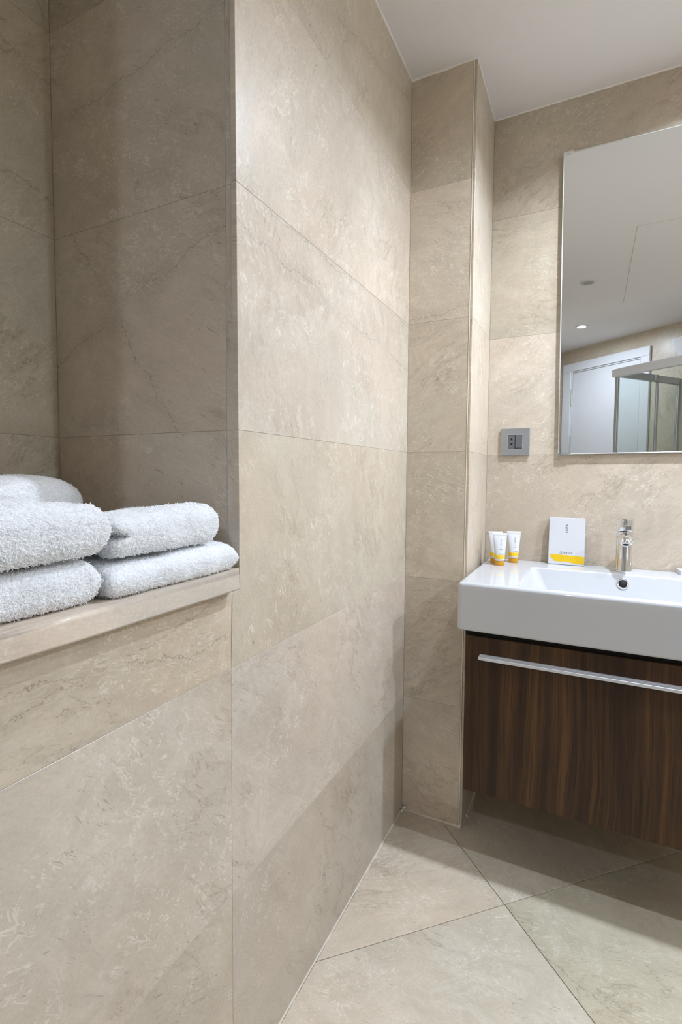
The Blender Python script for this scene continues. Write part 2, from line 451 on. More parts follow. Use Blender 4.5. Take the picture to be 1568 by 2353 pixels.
# ---- niche lining
wn = struct('wall_niche', 'dim marble lining of the towel niche, side and back', 'wall',
            *quad((-ND - .0013, YJ, .9), (-ND - .0013, YN + .03, .9), (-ND - .0013, YN + .03, H), (-ND - .0013, YJ, H)), GROUT)
Bk = dict(O=(-ND, 0, 0), U=(0, 1, 0), V=(0, 0, 1), N=(1, 0, 0))
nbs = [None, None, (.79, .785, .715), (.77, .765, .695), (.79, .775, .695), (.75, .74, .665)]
for i in range(2, 6):
    z0 = max(.93, ROWS[i]); va = vb = None
    if i == 4: va = ((-1.232, 1.896), (-1.145, 1.880)); vb = ((-1.239, 1.662), (-1.141, 1.640))
    if i == 5: va = ((-1.20, 2.06), (-1.14, 1.985))
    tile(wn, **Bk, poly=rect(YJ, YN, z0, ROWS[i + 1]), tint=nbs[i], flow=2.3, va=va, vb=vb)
link('backing', *quad((-ND - .03, YN + .0013, .9), (0, YN + .0013, .9), (0, YN + .0013, H), (-ND - .03, YN + .0013, H)), GROUT, wn)
Sd = dict(O=(0, YN, 0), U=(1, 0, 0), V=(0, 0, 1), N=(0, -1, 0))
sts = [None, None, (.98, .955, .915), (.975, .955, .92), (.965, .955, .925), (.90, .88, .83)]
for i in range(2, 6):
    z0 = max(.93, ROWS[i]); va = vb = None
    if i == 3: va = ((-.40, 1.35), (-.176, 1.45)); vb = ((-.25, 1.343), (-.145, 1.181))
    if i == 4: va = ((-.462, 1.784), (-.027, 1.852))
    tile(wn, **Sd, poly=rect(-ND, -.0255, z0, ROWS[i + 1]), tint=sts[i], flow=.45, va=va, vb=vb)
    tile(wn, **Sd, poly=[(-.0255, z0), (-.0002, z0), (-.0002, ROWS[i + 1]), (-.0255, ROWS[i + 1])], tint=rt(.98), flow=1.2)
link('backing', *quad((-ND, YJ - .0013, .9), (0, YJ - .0013, .9), (0, YJ - .0013, H), (-ND, YJ - .0013, H)), GROUT, wn)
for i in range(2, 6):
    tile(wn, O=(0, YJ, 0), U=(1, 0, 0), V=(0, 0, 1), N=(0, 1, 0), poly=rect(-ND + .0005, -.0005, max(.93, ROWS[i]), ROWS[i + 1]), tint=rt(), flow=.5)

# ---- ledge: stone slab with a rounded nose that overhangs the half wall
nose = [(-ND, .912), (-.004, .912), (.0165, .912), (.0190, .9128), (.0199, .9145), (.020, .9160), (.020, .9360), (.0196, .9385), (.0183, .9408), (.0162, .9424), (.0135, .943), (-.004, .943), (-ND, .943)]
def extr_y(name, prof, y0, y1, m, parent=None, loc=None, lab=None):
    n = len(prof); v = [(x, y0, z) for x, z in prof] + [(x, y1, z) for x, z in prof]
    f = [(i, i + 1, n + i + 1, n + i) for i in range(n - 1)] + [(n - 1, 0, n, 2 * n - 1), tuple(reversed(range(n))), tuple(range(n, 2 * n))]
    uv = [(y, x + z) for y in (y0, y1) for x, z in prof]
    o = link(name, v, f, m, parent, loc or (prof[0][0], (y0 + y1) / 2, prof[0][1]), uvs=uv)
    bm = bmesh.new(); bm.from_mesh(o.data); bmesh.ops.recalc_face_normals(bm, faces=bm.faces); bm.to_mesh(o.data); bm.free()
    return o
led = extr_y('trim_1', nose, -3.2 if False else YJ, YS - .003, MARBLE)
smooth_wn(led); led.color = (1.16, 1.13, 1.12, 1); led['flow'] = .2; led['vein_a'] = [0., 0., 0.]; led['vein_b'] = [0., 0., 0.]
tag(led, 'rounded marble ledge the folded towels lie on', 'ledge', 'structure')
fil = box('ledge_filler', -ND, -.001, YS - .003, YN - .0005, .912, .943, MARBLE, led)
fil.data.uv_layers.new(name='UVMap'); fil.color = (1, .98, .95, 1)

# ---- pier in the corner
wp = struct('wall_pier', 'narrow marble clad pier in the corner left of the mirror', 'wall',
            *quad((0, -CB + .0013, 0), (CA - .0055, -CB + .0030, 0), (CA - .0055, -CB + .0030, H), (0, -CB + .0013, H)), GROUT)
Pf = dict(O=(0, -CB, 0), U=(1, 0, 0), V=(0, 0, 1), N=(0, -1, 0))
pfs = [(1.07, 1.05, 1.02), (1.0, .965, .91), (1.07, 1.035, .975), (1.09, 1.07, 1.005), (1.25, 1.215, 1.165), (1.06, 1.03, .96)]  # tile tones, all lightened to stand in for light on the pier front
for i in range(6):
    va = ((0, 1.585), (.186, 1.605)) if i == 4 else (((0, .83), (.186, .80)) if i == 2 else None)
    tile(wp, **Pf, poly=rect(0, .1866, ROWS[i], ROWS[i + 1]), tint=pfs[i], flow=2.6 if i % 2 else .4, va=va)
Ps = dict(O=(CA, 0, 0), U=(0, 1, 0), V=(0, 0, 1), N=(1, 0, 0))
link('backing', *quad((CA - .0013, -CB + .004, 0), (CA - .0013, 0, 0), (CA - .0013, 0, H), (CA - .0013, -CB + .004, H)), GROUT, wp)
pss = [(.95, .93, .9), (.95, .93, .9), (1.0, .97, .92), (1.05, 1.02, .97), (1.03, 1.01, .97), (1.0, .98, .93)]
for i in range(6):
    tile(wp, **Ps, poly=rect(-CB + .0005, 0, ROWS[i], ROWS[i + 1]), tint=pss[i], flow=1.4, th=.0058)
box('corner_bead', .1869, .1904, -CB - .0006, -CB + .004, .001, H - .001, CREAM, wp, .0010, 2)

# ---- back wall with the mirror
wb = struct('wall_back', 'marble tiled wall behind mirror, socket and wash basin', 'wall',
            *quad((CA, .0013, 0), (2.6, .0013, 0), (2.6, .0013, H), (CA, .0013, H)), GROUT)
Bw = dict(O=X0, U=(1, 0, 0), V=(0, 0, 1), N=(0, -1, 0))
bws = [(.93, .9, .85), (.95, .93, .88), (.99, .965, .92), (1.12, 1.09, 1.045), (.955, .94, .87), (.93, .905, .85)]
for k, (xa, xb) in enumerate(((CA, 1.06), (1.06, 1.63), (1.63, 2.599))):
    for i in range(6):
        va = ((.20, 1.47), (.27, 1.55)) if (k == 0 and i == 3) else (((.2, .835), (.9, .80)) if (k == 0 and i == 2) else None)
        tile(wb, **Bw, poly=rect(xa, xb, ROWS[i], ROWS[i + 1]), tint=bws[i] if k == 0 else rt(), flow=2.5 if i != 4 else .1, va=va)

# ---- angled wall with the door, right wall
U3 = Vector((.784978, .619523, 0)); N3 = Vector((-.619523, .784978, 0)); O3 = Vector((.22, -3.604, 0))
def P3(s, h, z): return O3 + U3 * s + N3 * h + Vector((0, 0, z))
S0, S1 = -.2803, 3.0319
DS0, DS1, DZ = .105, .875, 2.128      # rough door opening hidden by the casing
wd = struct('wall_front', 'angled marble wall with the white door, opposite the mirror', 'wall',
            *quad(P3(S0, -.0013, 0), P3(S1, -.0013, 0), P3(S1, -.0013, H), P3(S0, -.0013, H)), GROUT)
D3 = dict(O=O3, U=U3, V=(0, 0, 1), N=N3)
for i in range(6):
    z0, z1 = ROWS[i], ROWS[i + 1]
    segs = [(S0, DS0), (DS1, 1.55), (1.55, S1)] if z0 < DZ and z1 < DZ else [(S0, .72), (.72, 1.55), (1.55, S1)]
    for sa, sb in segs:
        if i == 5:
            if sb <= DS1: polys = [[(S0, z0), (DS0, z0), (DS0, DZ), (sb, DZ), (sb, z1), (S0, z1)]]
            elif sa < DS1: polys = [[(.72, DZ), (DS1, DZ), (DS1, z0), (sb, z0), (sb, z1), (.72, z1)]]
            else: polys = [rect(sa, sb, z0, z1)]
        else: polys = [rect(sa, sb, z0, z1)]
        for p in polys:
            tile(wd, **D3, poly=p, tint=(1.0, .985, .92), flow=random.uniform(0, 3), m=MARBLE)
wr = struct('wall_right', 'marble tiled right wall beside the basin end of the room', 'wall',
            *quad((2.6013, 0, 0), (2.6013, -1.75, 0), (2.6013, -1.75, H), (2.6013, 0, H)), GROUT)
for ya, yb in ((-1.73, -.86), (-.86, -.0005)):
    for i in range(6):
        tile(wr, O=(2.6, 0, 0), U=(0, 1, 0), V=(0, 0, 1), N=(-1, 0, 0), poly=rect(ya, yb, ROWS[i], ROWS[i + 1]), tint=rt(), flow=random.uniform(0, 3))

# ---- floor: diagonal tiles
fl = struct('floor', 'polished beige marble floor laid in diagonal tiles', 'floor',
            *quad((0, -3.81, -.0035), (2.6, -3.81, -.0035), (2.6, 0, -.0035), (0, 0, -.0035)), GROUT_DK)
def clip(poly, nx, ny, c):
    out = []
    for i in range(len(poly)):
        a, b2 = poly[i - 1], poly[i]
        da, db = nx * a[0] + ny * a[1] - c, nx * b2[0] + ny * b2[1] - c
        if (da >= 0) != (db >= 0):
            t = da / (da - db); out.append((a[0] + t * (b2[0] - a[0]), a[1] + t * (b2[1] - a[1])))
        if db >= 0: out.append(b2)
    return out
FA = Vector((.3615, -.5185)); FS = .615; d1 = Vector((math.cos(math.radians(44.5)), math.sin(math.radians(44.5)))); d2 = Vector((-d1.y, d1.x))
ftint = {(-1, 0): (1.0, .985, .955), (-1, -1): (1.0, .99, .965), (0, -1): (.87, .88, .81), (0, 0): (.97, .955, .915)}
for i in range(-7, 7):
    for j in range(-7, 7):
        q = [FA + d1 * (i + a) * FS + d2 * (j + b2) * FS for a, b2 in ((0, 0), (1, 0), (1, 1), (0, 1))]
        q = [(p.x, p.y) for p in q]
        for cl in ((1, 0, .0022), (-1, 0, -2.599), (0, -1, .0005), (N3.x, N3.y, N3.x * O3.x + N3.y * O3.y + .001)):
            q = clip(q, *cl)
            if len(q) < 3: break
        if len(q) < 3: continue
        qq = [q[0]]
        for p in q[1:]:
            if math.hypot(p[0] - qq[-1][0], p[1] - qq[-1][1]) > .004: qq.append(p)
        if math.hypot(qq[0][0] - qq[-1][0], qq[0][1] - qq[-1][1]) < .004: qq.pop()
        if len(qq) < 3: continue
        va = None
        if (i, j) == (0, -1): va = ((.42, -.60), (.80, -.78))
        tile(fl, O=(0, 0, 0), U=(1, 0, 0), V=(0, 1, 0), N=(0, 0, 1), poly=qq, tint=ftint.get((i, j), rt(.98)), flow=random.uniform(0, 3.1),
             va=va, m=MARBLE_FLOOR, gap=.0009, bev=.0006, th=.003)

# ---- ceiling with its access panel seam
ce = struct('ceiling', 'matt off-white ceiling with a flush access panel', 'ceiling',
            [(0, -3.81, H), (2.6, -3.81, H), (2.6, 0, H), (0, 0, H), (0, -3.81, H + .02), (2.6, -3.81, H + .02), (2.6, 0, H + .02), (0, 0, H + .02),
             (-ND, YJ, H), (0, YJ, H), (0, YN, H), (-ND, YN, H)],
            [(0, 3, 2, 1), (4, 5, 6, 7), (8, 11, 10, 9)], PAINT)
bm = bmesh.new(); box_bm(bm, .69, 1.36, -2.24, -1.06, H - .0012, H + .004, .0008, 1)
from_bm('access_panel', bm, PAINT, ce, (1.02, -1.65, H))
bm = bmesh.new()
for a in ((.687, .690, -2.243, -1.057), (1.36, 1.363, -2.243, -1.057), (.69, 1.36, -2.243, -2.24), (.69, 1.36, -1.06, -1.057)):
    box_bm(bm, *a, H - .0004, H + .003)
from_bm('panel_joint', bm, GROUT, ce, (1.02, -1.65, H))

# ---- sealant beads along the floor and ceiling edges
def bead(name, pts, n1, n2, r, parent=None, label=None, jit=.25):
    """fillet bead: pts along the corner line, n1 / n2 the two directions away from the corner"""
    n1, n2 = Vector(n1), Vector(n2); v, f = [], []
    P = []
    for a, b2 in zip(pts[:-1], pts[1:]):
        a, b2 = Vector(a), Vector(b2); k = max(2, int((b2 - a).length / .02))
        P += [a.lerp(b2, i / k) for i in range(k)]
    P.append(Vector(pts[-1]))
    for p in P:
        q = r * (1 + random.uniform(-jit, jit))
        for t in (0, .33, .66, 1):
            c = (1 - t); d = n1 * q * c + n2 * q * t
            d = d * (1 - .25 * math.sin(math.pi * t)); v.append(p + d)
    for i in range(len(P) - 1):
        for k in range(3): f.append((i * 4 + k, i * 4 + k + 1, i * 4 + 5 + k, i * 4 + 4 + k))
    o = link(name, v, f, SEALANT if P[0].z > 1 else FLOOR_SEAL, parent, tuple(P[0]), smooth=True)
    return o
sl = bead('trim_2', [(0, -3.7, 0), (0, -CB, 0)], (1, 0, 0), (0, 0, 1), .0032)
tag(sl, 'white sealant bead where walls meet the floor', 'sealant', 'structure')
bead('bead', [(0, -CB, 0), (CA - .002, -CB, 0)], (0, -1, 0), (0, 0, 1), .0042, sl, jit=.5)
bead('bead', [(CA, -CB, 0), (CA, 0, 0)], (1, 0, 0), (0, 0, 1), .003, sl, jit=.6)
# ragged blobs of sealant in the corners
def blobs(c, spread, nb, rr, parent):
    bm = bmesh.new()
    for k in range(nb):
        p = Vector(c) + Vector((random.uniform(0, spread), -random.uniform(0, spread), random.uniform(0, spread * 1.2)))
        r = bmesh.ops.create_icosphere(bm, subdivisions=1, radius=rr * random.uniform(.5, 1.2))
        sc = Vector((random.uniform(.5, 1.6), random.uniform(.5, 1.6), random.uniform(.5, 1.6)))
        for q in r['verts']: q.co = Vector((q.co.x * sc.x, q.co.y * sc.y, q.co.z * sc.z)) + p
    from_bm('sealant_lump', bm, SEALANT, parent, c, smooth=True)
blobs((.002, -CB - .002, .001), .017, 26, .0030, sl)
blobs((CA - .008, -CB - .001, .001), .007, 9, .003, sl)
blobs((CA + .001, -CB + .06, .002), .006, 5, .004, sl)
sc_ = bead('trim_3', [(0, -3.7, H), (0, -CB, H)], (1, 0, 0), (0, 0, -1), .0032)
tag(sc_, 'white painted sealant line where walls meet the ceiling', 'sealant', 'structure')
bead('bead', [(0, -CB, H), (CA, -CB, H)], (0, -1, 0), (0, 0, -1), .0045, sc_, jit=.5)
bead('bead', [(CA, -CB, H), (CA, 0, H)], (1, 0, 0), (0, 0, -1), .003, sc_)
bead('bead', [(CA, 0, H), (2.6, 0, H)], (0, -1, 0), (0, 0, -1), .0032, sc_)

# ------------------------------------------------------------------ downlights
for x, y, watt, lab, spr in LAMPS:
    e = empty('ceiling_downlight', (x, y, H)); tag(e, lab, 'downlight', group='round recessed ceiling downlights')
    lathe('trim_ring', [(.031, -.0005), (.031, -.004), (.034, -.0065), (.040, -.0055), (.047, -.0015), (.047, 0)], (x, y, H), RING, e, n=48, caps=(False, False))
    lathe('lens', [(.0305, -.0008), (.0305, -.0022), (.026, -.0028)], (x, y, H), LENS_ON if watt else LENS_OFF, e, n=36)
    if watt:
        ld = bpy.data.lights.new('downlight_beam', 'AREA'); ld.shape = 'DISK'; ld.size = .054; ld.spread = math.radians(spr); ld.energy = watt; ld.color = LAMP_COL
        lo = bpy.data.objects.new('downlight_beam', ld); C.objects.link(lo); lo.parent = e; lo.location = (0, 0, -.0045)

# ------------------------------------------------------------------ door
dr = struct('door_1', 'white flush door with wide white casing in the angled wall', 'door', loc=tuple(O3))
def slab3(name, s0, s1, h0, h1, z0, z1, m, parent, bev=.0015):
    bm = bmesh.new(); box_bm(bm, s0, s1, h0, h1, z0, z1, bev, 1)
    for v in bm.verts: v.co = P3(v.co.x, v.co.y, v.co.z)
    return from_bm(name, bm, m, parent, tuple(P3((s0 + s1) / 2, (h0 + h1) / 2, z0)))
slab3('casing', .060, .150, .0, .022, 0, 2.095, DOORW, dr, .003)
slab3('casing', .838, .912, .0, .022, 0, 2.095, DOORW, dr, .003)
slab3('casing', .060, .912, .0, .022, 2.0955, 2.172, DOORW, dr, .003)
slab3('door_stop', .1505, .160, -.006, .010, 0, 2.094, DOORW, dr)
slab3('door_stop', .828, .8375, -.006, .010, 0, 2.094, DOORW, dr)
slab3('door_stop', .160, .828, -.006, .010, 2.084, 2.094, DOORW, dr)
leaf = slab3('door_leaf', .163, .825, -.006, .006, .008, 2.080, DOORW, dr, .002)
for z0 in (1.780, 1.346, .30):
    lathe('hinge', [(.0055, 0), (.0055, .150)], tuple(P3(.156, .014, z0)), CHROME, dr, n=14)
lathe('handle', [(.024, .006), (.024, .014), (.010, .016), (.010, .05)], tuple(P3(.77, .0, 1.02)), CHROME, leaf, axis='Y', n=18)

# ------------------------------------------------------------------ shower enclosure (seen in the mirror)
SH = 1.87
K3 = lambda s, h, z: P3(s, h, z)
s_c, h_c = 1.146, .73          # free corner of the enclosure, along and away from the angled wall
sh = empty('shower_enclosure', tuple(P3(s_c, h_c, 0))); tag(sh, 'glass shower enclosure with white top rail, reflected in the mirror', 'shower')
bm = bmesh.new(); box_bm(bm, s_c - .02, s_c + .82, h_c - .012, h_c + .030, SH - .060, SH, .010, 3)
for v in bm.verts: v.co = P3(v.co.x, v.co.y, v.co.z)
o = from_bm('front_rail', bm, SHOWERW, sh, tuple(P3(s_c, h_c, SH - .06))); smooth_wn(o)
bm = bmesh.new(); box_bm(bm, s_c - .015, s_c + .013, .001, h_c - .013, SH - .055, SH - .004, .003, 1)
for v in bm.verts: v.co = P3(v.co.x, v.co.y, v.co.z)
sr = from_bm('side_rail', bm, GREYM, sh, tuple(P3(s_c, .4, SH - .055)))
slab3('roller', s_c + .014, s_c + .03, .30, .335, SH - .048, SH - .006, CHROME, sr, .003)
slab3('corner_post', s_c + .0, s_c + .022, h_c - .010, h_c + .014, .101, SH - .061, GREYM, sh, .002)
slab3('wall_profile', s_c - .012, s_c + .012, .001, .030, .101, SH - .056, GREYM, sh, .002)
slab3('door_profile', s_c - .008, s_c + .008, .26, .285, .101, SH - .056, GREYM, sh, .002)
slab3('end_profile', s_c + .79, s_c + .815, h_c - .010, h_c + .014, .101, SH - .061, GREYM, sh, .002)
slab3('side_pane', s_c - .003, s_c + .003, .031, h_c - .013, .104, SH - .056, GLASS, sh, 0)
slab3('front_pane', s_c + .023, s_c + .79, h_c - .001, h_c + .005, .104, SH - .061, GLASS, sh, 0)
slab3('shower_tray', s_c - .02, s_c + .82, .001, h_c + .03, .0005, .10, CERAMIC, sh, .008)

# ------------------------------------------------------------------ white unit on the wall above the shower, seen in the mirror
wu = empty('wall_unit', tuple(P3(1.45, .10, 1.955))); tag(wu, 'white tapered wall unit above the shower rail, reflected in the mirror', 'wall unit')
bm = bmesh.new(); box_bm(bm, 1.19, 1.70, .001, .20, 1.955, 2.135, .006, 2)
for v in bm.verts:
    k = (2.135 - v.co.z) / .18; q = .06 * k ** 1.5
    v.co = P3(v.co.x + (q if v.co.x < 1.45 else -q), v.co.y - (.4 * q if v.co.y > .1 else 0), v.co.z)
o = from_bm('housing', bm, SHOWERW, wu, tuple(P3(1.45, .1, 1.955))); smooth_wn(o)
slab3('bottom_grille', 1.30, 1.60, .03, .14, 1.951, 1.9549, GREYM, wu, 0)

# ------------------------------------------------------------------ wall mirror
mi = empty('wall_mirror', (.423, -.012, 1.175)); tag(mi, 'frameless wall mirror hung above the wash basin', 'mirror')
TL, BL = (.4171, 2.1290), (.4279, 1.1748)
XR = 1.02; TR, BR = (XR, 2.1290 - .0100 * (XR - .42)), (XR, 1.1748 + .0075 * (XR - .42))
def quadslab(name, c, y0, y1, m, parent, ins=0.0, loc=None):
    q = inset_poly(c, ins) if ins else [Vector(a) for a in c]
    q2 = inset_poly(q, .0018)
    v = [(a[0], y0, a[1]) for a in q2] + [(a[0], y0 + .0012, a[1]) for a in q] + [(a[0], y1, a[1]) for a in q]
    f = [(0, 1, 2, 3)]
    for i in range(4):
        k = (i + 1) % 4; f += [(i, 4 + i, 4 + k, k), (4 + i, 8 + i, 8 + k, 4 + k)]
    return link(name, v, f, m, parent, loc or (c[0][0], y0, c[0][1]))
CR = [BL, BR, TR, TL]
quadslab('mirror_glass', CR, -.012, -.0065, MIRROR, mi)
quadslab('backing_board', inset_poly(CR, .02), -.0063, -.0005, DARKWOOD, mi)
EDGE = plain('polished_glass_edge', srgb(226, 228, 224), .2)
for (a, b2) in ((BL, TL), (TL, TR), (BL, BR)):
    a, b2 = Vector((a[0], -.0124, a[1])), Vector((b2[0], -.0124, b2[1]))
    tube('glass_edge', [a, b2], .0016, EDGE, mi, n=6, loc=tuple(a))
box('clip', TL[0] - .001, TL[0] + .031, -.0155, -.001, TL[1] - .001, TL[1] + .0045, CHROME, mi, .0008, 1)
box('clip', TL[0] - .001, TL[0] + .031, -.0155, -.0125, TL[1] - .0035, TL[1] + .001, CHROME, mi, .0008, 1)
box('clip', BL[0] - .001, BL[0] + .036, -.0155, -.001, BL[1] - .0035, BL[1] + .0025, CHROME, mi, .0008, 1)

# ------------------------------------------------------------------ socket
sx0, sx1, sz0, sz1 = .2452, .3372, 1.1728, 1.2642
so = empty('wall_socket', (.291, 0, 1.2185)); tag(so, 'square silver wall plate with socket and rocker switch beside the mirror', 'socket')
cx, cz = (sx0 + sx1) / 2, (sz0 + sz1) / 2
bm = bmesh.new()
hw, ih = (sx1 - sx0) / 2, .0235
outer = [(-hw, -hw), (hw, -hw), (hw, hw), (-hw, hw)]
def rr(h, y): return [bm.verts.new((cx + a / hw * h, y, cz + b2 / hw * h)) for a, b2 in outer]
R_ = [rr(hw, -.0005), rr(hw, -.0085), rr(hw - .0012, -.0098), rr(ih + .0008, -.0098), rr(ih, -.0092), rr(ih, -.004)]
for a, b2 in zip(R_[:-1], R_[1:]):
    for i in range(4): bm.faces.new((a[i], a[(i + 1) % 4], b2[(i + 1) % 4], b2[i]))
from_bm('frame', bm, PLATE, so, (cx, 0, cz))
bm = bmesh.new()
RIM = plain('light_frame_edge', srgb(205, 207, 210), .3)
for a in ((-ih - .0008, -ih, -ih - .0008, ih + .0008), (ih, ih + .0008, -ih - .0008, ih + .0008), (-ih, ih, -ih - .0008, -ih), (-ih, ih, ih, ih + .0008)):
    box_bm(bm, cx + a[0], cx + a[1], -.0104, -.0086, cz + a[2], cz + a[3])
from_bm('inner_rim', bm, RIM, so, (cx, -.01, cz))
box('recess', cx - ih, cx + ih, -.0045, -.003, cz - ih, cz + ih, HOLE, so)
ins = box('socket_insert', cx - ih + .0012, cx - .0012, -.0098, -.0045, cz - ih + .0006, cz + ih - .0016, SOCKET, so, .0006, 1)
box('rocker', cx + .0006, cx + ih - .0012, -.0108, -.0045, cz - ih + .0022, cz + ih - .0016, SOCKET, so, .001, 2)
for sgn in (1, -1):
    hx = cx - ih / 2 - .0002; zc = cz + .0003 + sgn * .0050
    pts = [(-.0050, 0), (.0050, 0), (.0022, .0062), (.0012, .0070), (-.0012, .0070), (-.0022, .0062)]
    if sgn < 0: pts = [(-.0046, 0), (.0046, 0), (.0034, .0046), (.0018, .0062), (-.0018, .0062), (-.0034, .0046)]
    v = [(hx + a, -.0100, zc + sgn * b2) for a, b2 in pts] + [(hx + a, -.0090, zc + sgn * b2) for a, b2 in pts]; n = len(pts)
    f = [tuple(range(n)), tuple(range(n, 2 * n))] + [(i, (i + 1) % n, n + (i + 1) % n, n + i) for i in range(n)]
    link('pin_hole', v, f, HOLE, ins, (hx, -.0099, zc))

# ------------------------------------------------------------------ wash basin
ZB, Z0B = .8128, .681
BX0, BX1, BYF = .2102, 1.03, -.462
def rrect(x0, x1, y0, y1, r, z, k=7):
    """rounded rectangle ring with k points on each corner"""
    pts = []
    for cx_, cy_, a0 in ((x1 - r, y1 - r, 0), (x0 + r, y1 - r, 90), (x0 + r, y0 + r, 180), (x1 - r, y0 + r, 270)):
        for i in range(k):
            a = math.radians(a0 + 90 * i / (k - 1)); pts.append((cx_ + r * math.cos(a), cy_ + r * math.sin(a), z))
    return pts
ba = empty('wash_basin', (.62, -.23, Z0B)); tag(ba, 'wide rectangular white ceramic wash basin on the walnut cabinet', 'basin')
ring = []
def R(ins, r, z): ring.append(rrect(BX0 + ins, BX1 - ins, BYF + ins, -.0012 - ins * .15, max(r - ins * .6, .002), z))
R(.03, .010, Z0B); R(.008, .012, Z0B)
for i in range(1, 5):
    a = math.pi / 2 * i / 4; R(.008 * (1 - math.sin(a)), .012, Z0B + .008 * (1 - math.cos(a)))
R(0, .012, Z0B + .02); R(0, .012, ZB - .02)
rt_ = .009
for i in range(0, 6):
    a = math.pi / 2 * i / 5; R(rt_ * (1 - math.cos(a)), .012, ZB - rt_ + rt_ * math.sin(a))
R(.014, .012, ZB)
BWX0, BWX1, BWY0, BWY1 = .366, .874, -.436, -.122
def Bw_(e, z, r, slope=(0, 0, 0, 0)):
    ring.append(rrect(BWX0 + e + slope[0], BWX1 - e - slope[1], BWY0 + e + slope[2], BWY1 - e - slope[3], r, z))
Bw_(-.006, ZB, .024)
for i in range(0, 5):
    a = math.pi / 2 * i / 4; Bw_(-.006 + .008 * math.sin(a), ZB - .008 * (1 - math.cos(a)), .022)
Bw_(.004, ZB - .02, .022, (.005, .005, .001, .004))
Bw_(.012, ZB - .070, .026, (.02, .02, .004, .014))
Bw_(.020, ZB - .088, .032, (.03, .03, .008, .02)); Bw_(.034, ZB - .096, .04, (.04, .04, .016, .03))
Bw_(.07, ZB - .099, .04, (.07, .07, .03, .05))
bo = loft('bowl', ring, CERAMIC, ba, (.62, -.23, Z0B), caps=(True, True)); smooth_wn(bo)
# overflow: chrome ring around a dark hole in the back slope of the bowl
oc = Vector((.6205, -.1332, .7868)); od = Vector((0, -1, .36)).normalized()
def disc_part(name, prof, c, d, m, parent, n=36):
    d = d.normalized(); a = Vector((1, 0, 0)); b2 = d.cross(a)
    rings = [[c + d * h + (a * math.cos(t) + b2 * math.sin(t)) * r for t in [2 * math.pi * k / n for k in range(n)]] for r, h in prof]
    o = loft(name, rings, m, parent, tuple(c), caps=(False, True))
    return o
disc_part('overflow_ring', [(.0165, -.004), (.0165, .001), (.0150, .0026), (.0125, .0030), (.0112, .0018), (.0106, -.001)], oc, od, CHROME, ba)
disc_part('overflow_hole', [(.0108, -.002), (.0106, .0008), (.001, .0006)], oc, od, HOLE, ba)

# ------------------------------------------------------------------ faucet
FX, FY = .624, -.0655
fa = empty('basin_faucet', (FX, FY, ZB)); tag(fa, 'chrome single lever basin faucet at the back of the basin', 'faucet')
lathe('body', [(.0225, 0), (.0232, .0015), (.0232, .004), (.0228, .006), (.0222, .05), (.0217, .116), (.0222, .1195), (.0215, .1225), (.012, .1235)], (FX, FY, ZB), CHROME, fa, n=48)
hd = lathe('lever_head', [(.013, .124), (.0222, .1255), (.0228, .127), (.0226, .158), (.0222, .1615), (.020, .1632), (.008, .1640)], (FX, FY, ZB), CHROME, fa, n=48)
bm = bmesh.new(); box_bm(bm, -.0095, .0095, -.046, -.018, -.0110, .0055, .0025, 3)
for v in bm.verts: v.co = Vector((FX + .006 + v.co.x, FY + v.co.y, ZB + .138 + v.co.z + (-.018 - v.co.y) * .10))
o = from_bm('lever', bm, CHROME, hd, (FX, FY, ZB + .138)); smooth_wn(o)
path = [(.0, .1045, 2, .0172, .0150), (-.020, .1055, 2, .0170, .0150), (-.040, .1058, 4, .0168, .0148), (-.055, .1048, 14, .0165, .0145), (-.066, .1020, 32, .0160, .0138), (-.0735, .0982, 50, .0150, .0128), (-.0770, .0945, 61, .0138, .0118), (-.0779, .0928, 61, .0128, .0108)]
sp = []
for dy, dz, ang, rx, rn in path:
    a = math.radians(ang); rx *= 1.15               # heading below the horizontal; ring lies across it
    sp.append([(FX + rx * math.cos(t), FY + dy - rn * math.sin(t) * math.sin(a), ZB + dz + rn * math.sin(t) * math.cos(a)) for t in [2 * math.pi * k / 40 for k in range(40)]])
spo = loft('spout', sp, CHROME, fa, (FX, FY, ZB + .1), caps=(True, True))
ae_d = Vector((0, -math.cos(math.radians(61)), -math.sin(math.radians(61)))); ae_c = Vector((FX, FY - .0779, ZB + .0928))
disc_part('aerator', [(.0114, .0), (.0114, .0022), (.0106, .0028), (.0094, .0024), (.0092, .0010)], ae_c, ae_d, CHROME, spo)
disc_part('aerator_mesh', [(.0092, .0008), (.0091, .0016), (.001, .0014)], ae_c, ae_d, HOLE, spo)
tube('pop_up_rod', [(FX + .020, FY + .012, ZB + .088), (FX + .027, FY + .013, ZB + .096), (FX + .033, FY + .013, ZB + .1015), (FX + .041, FY + .013, ZB + .1015)], [.0028, .0024, .0019, .0022], CHROME, fa, n=10)

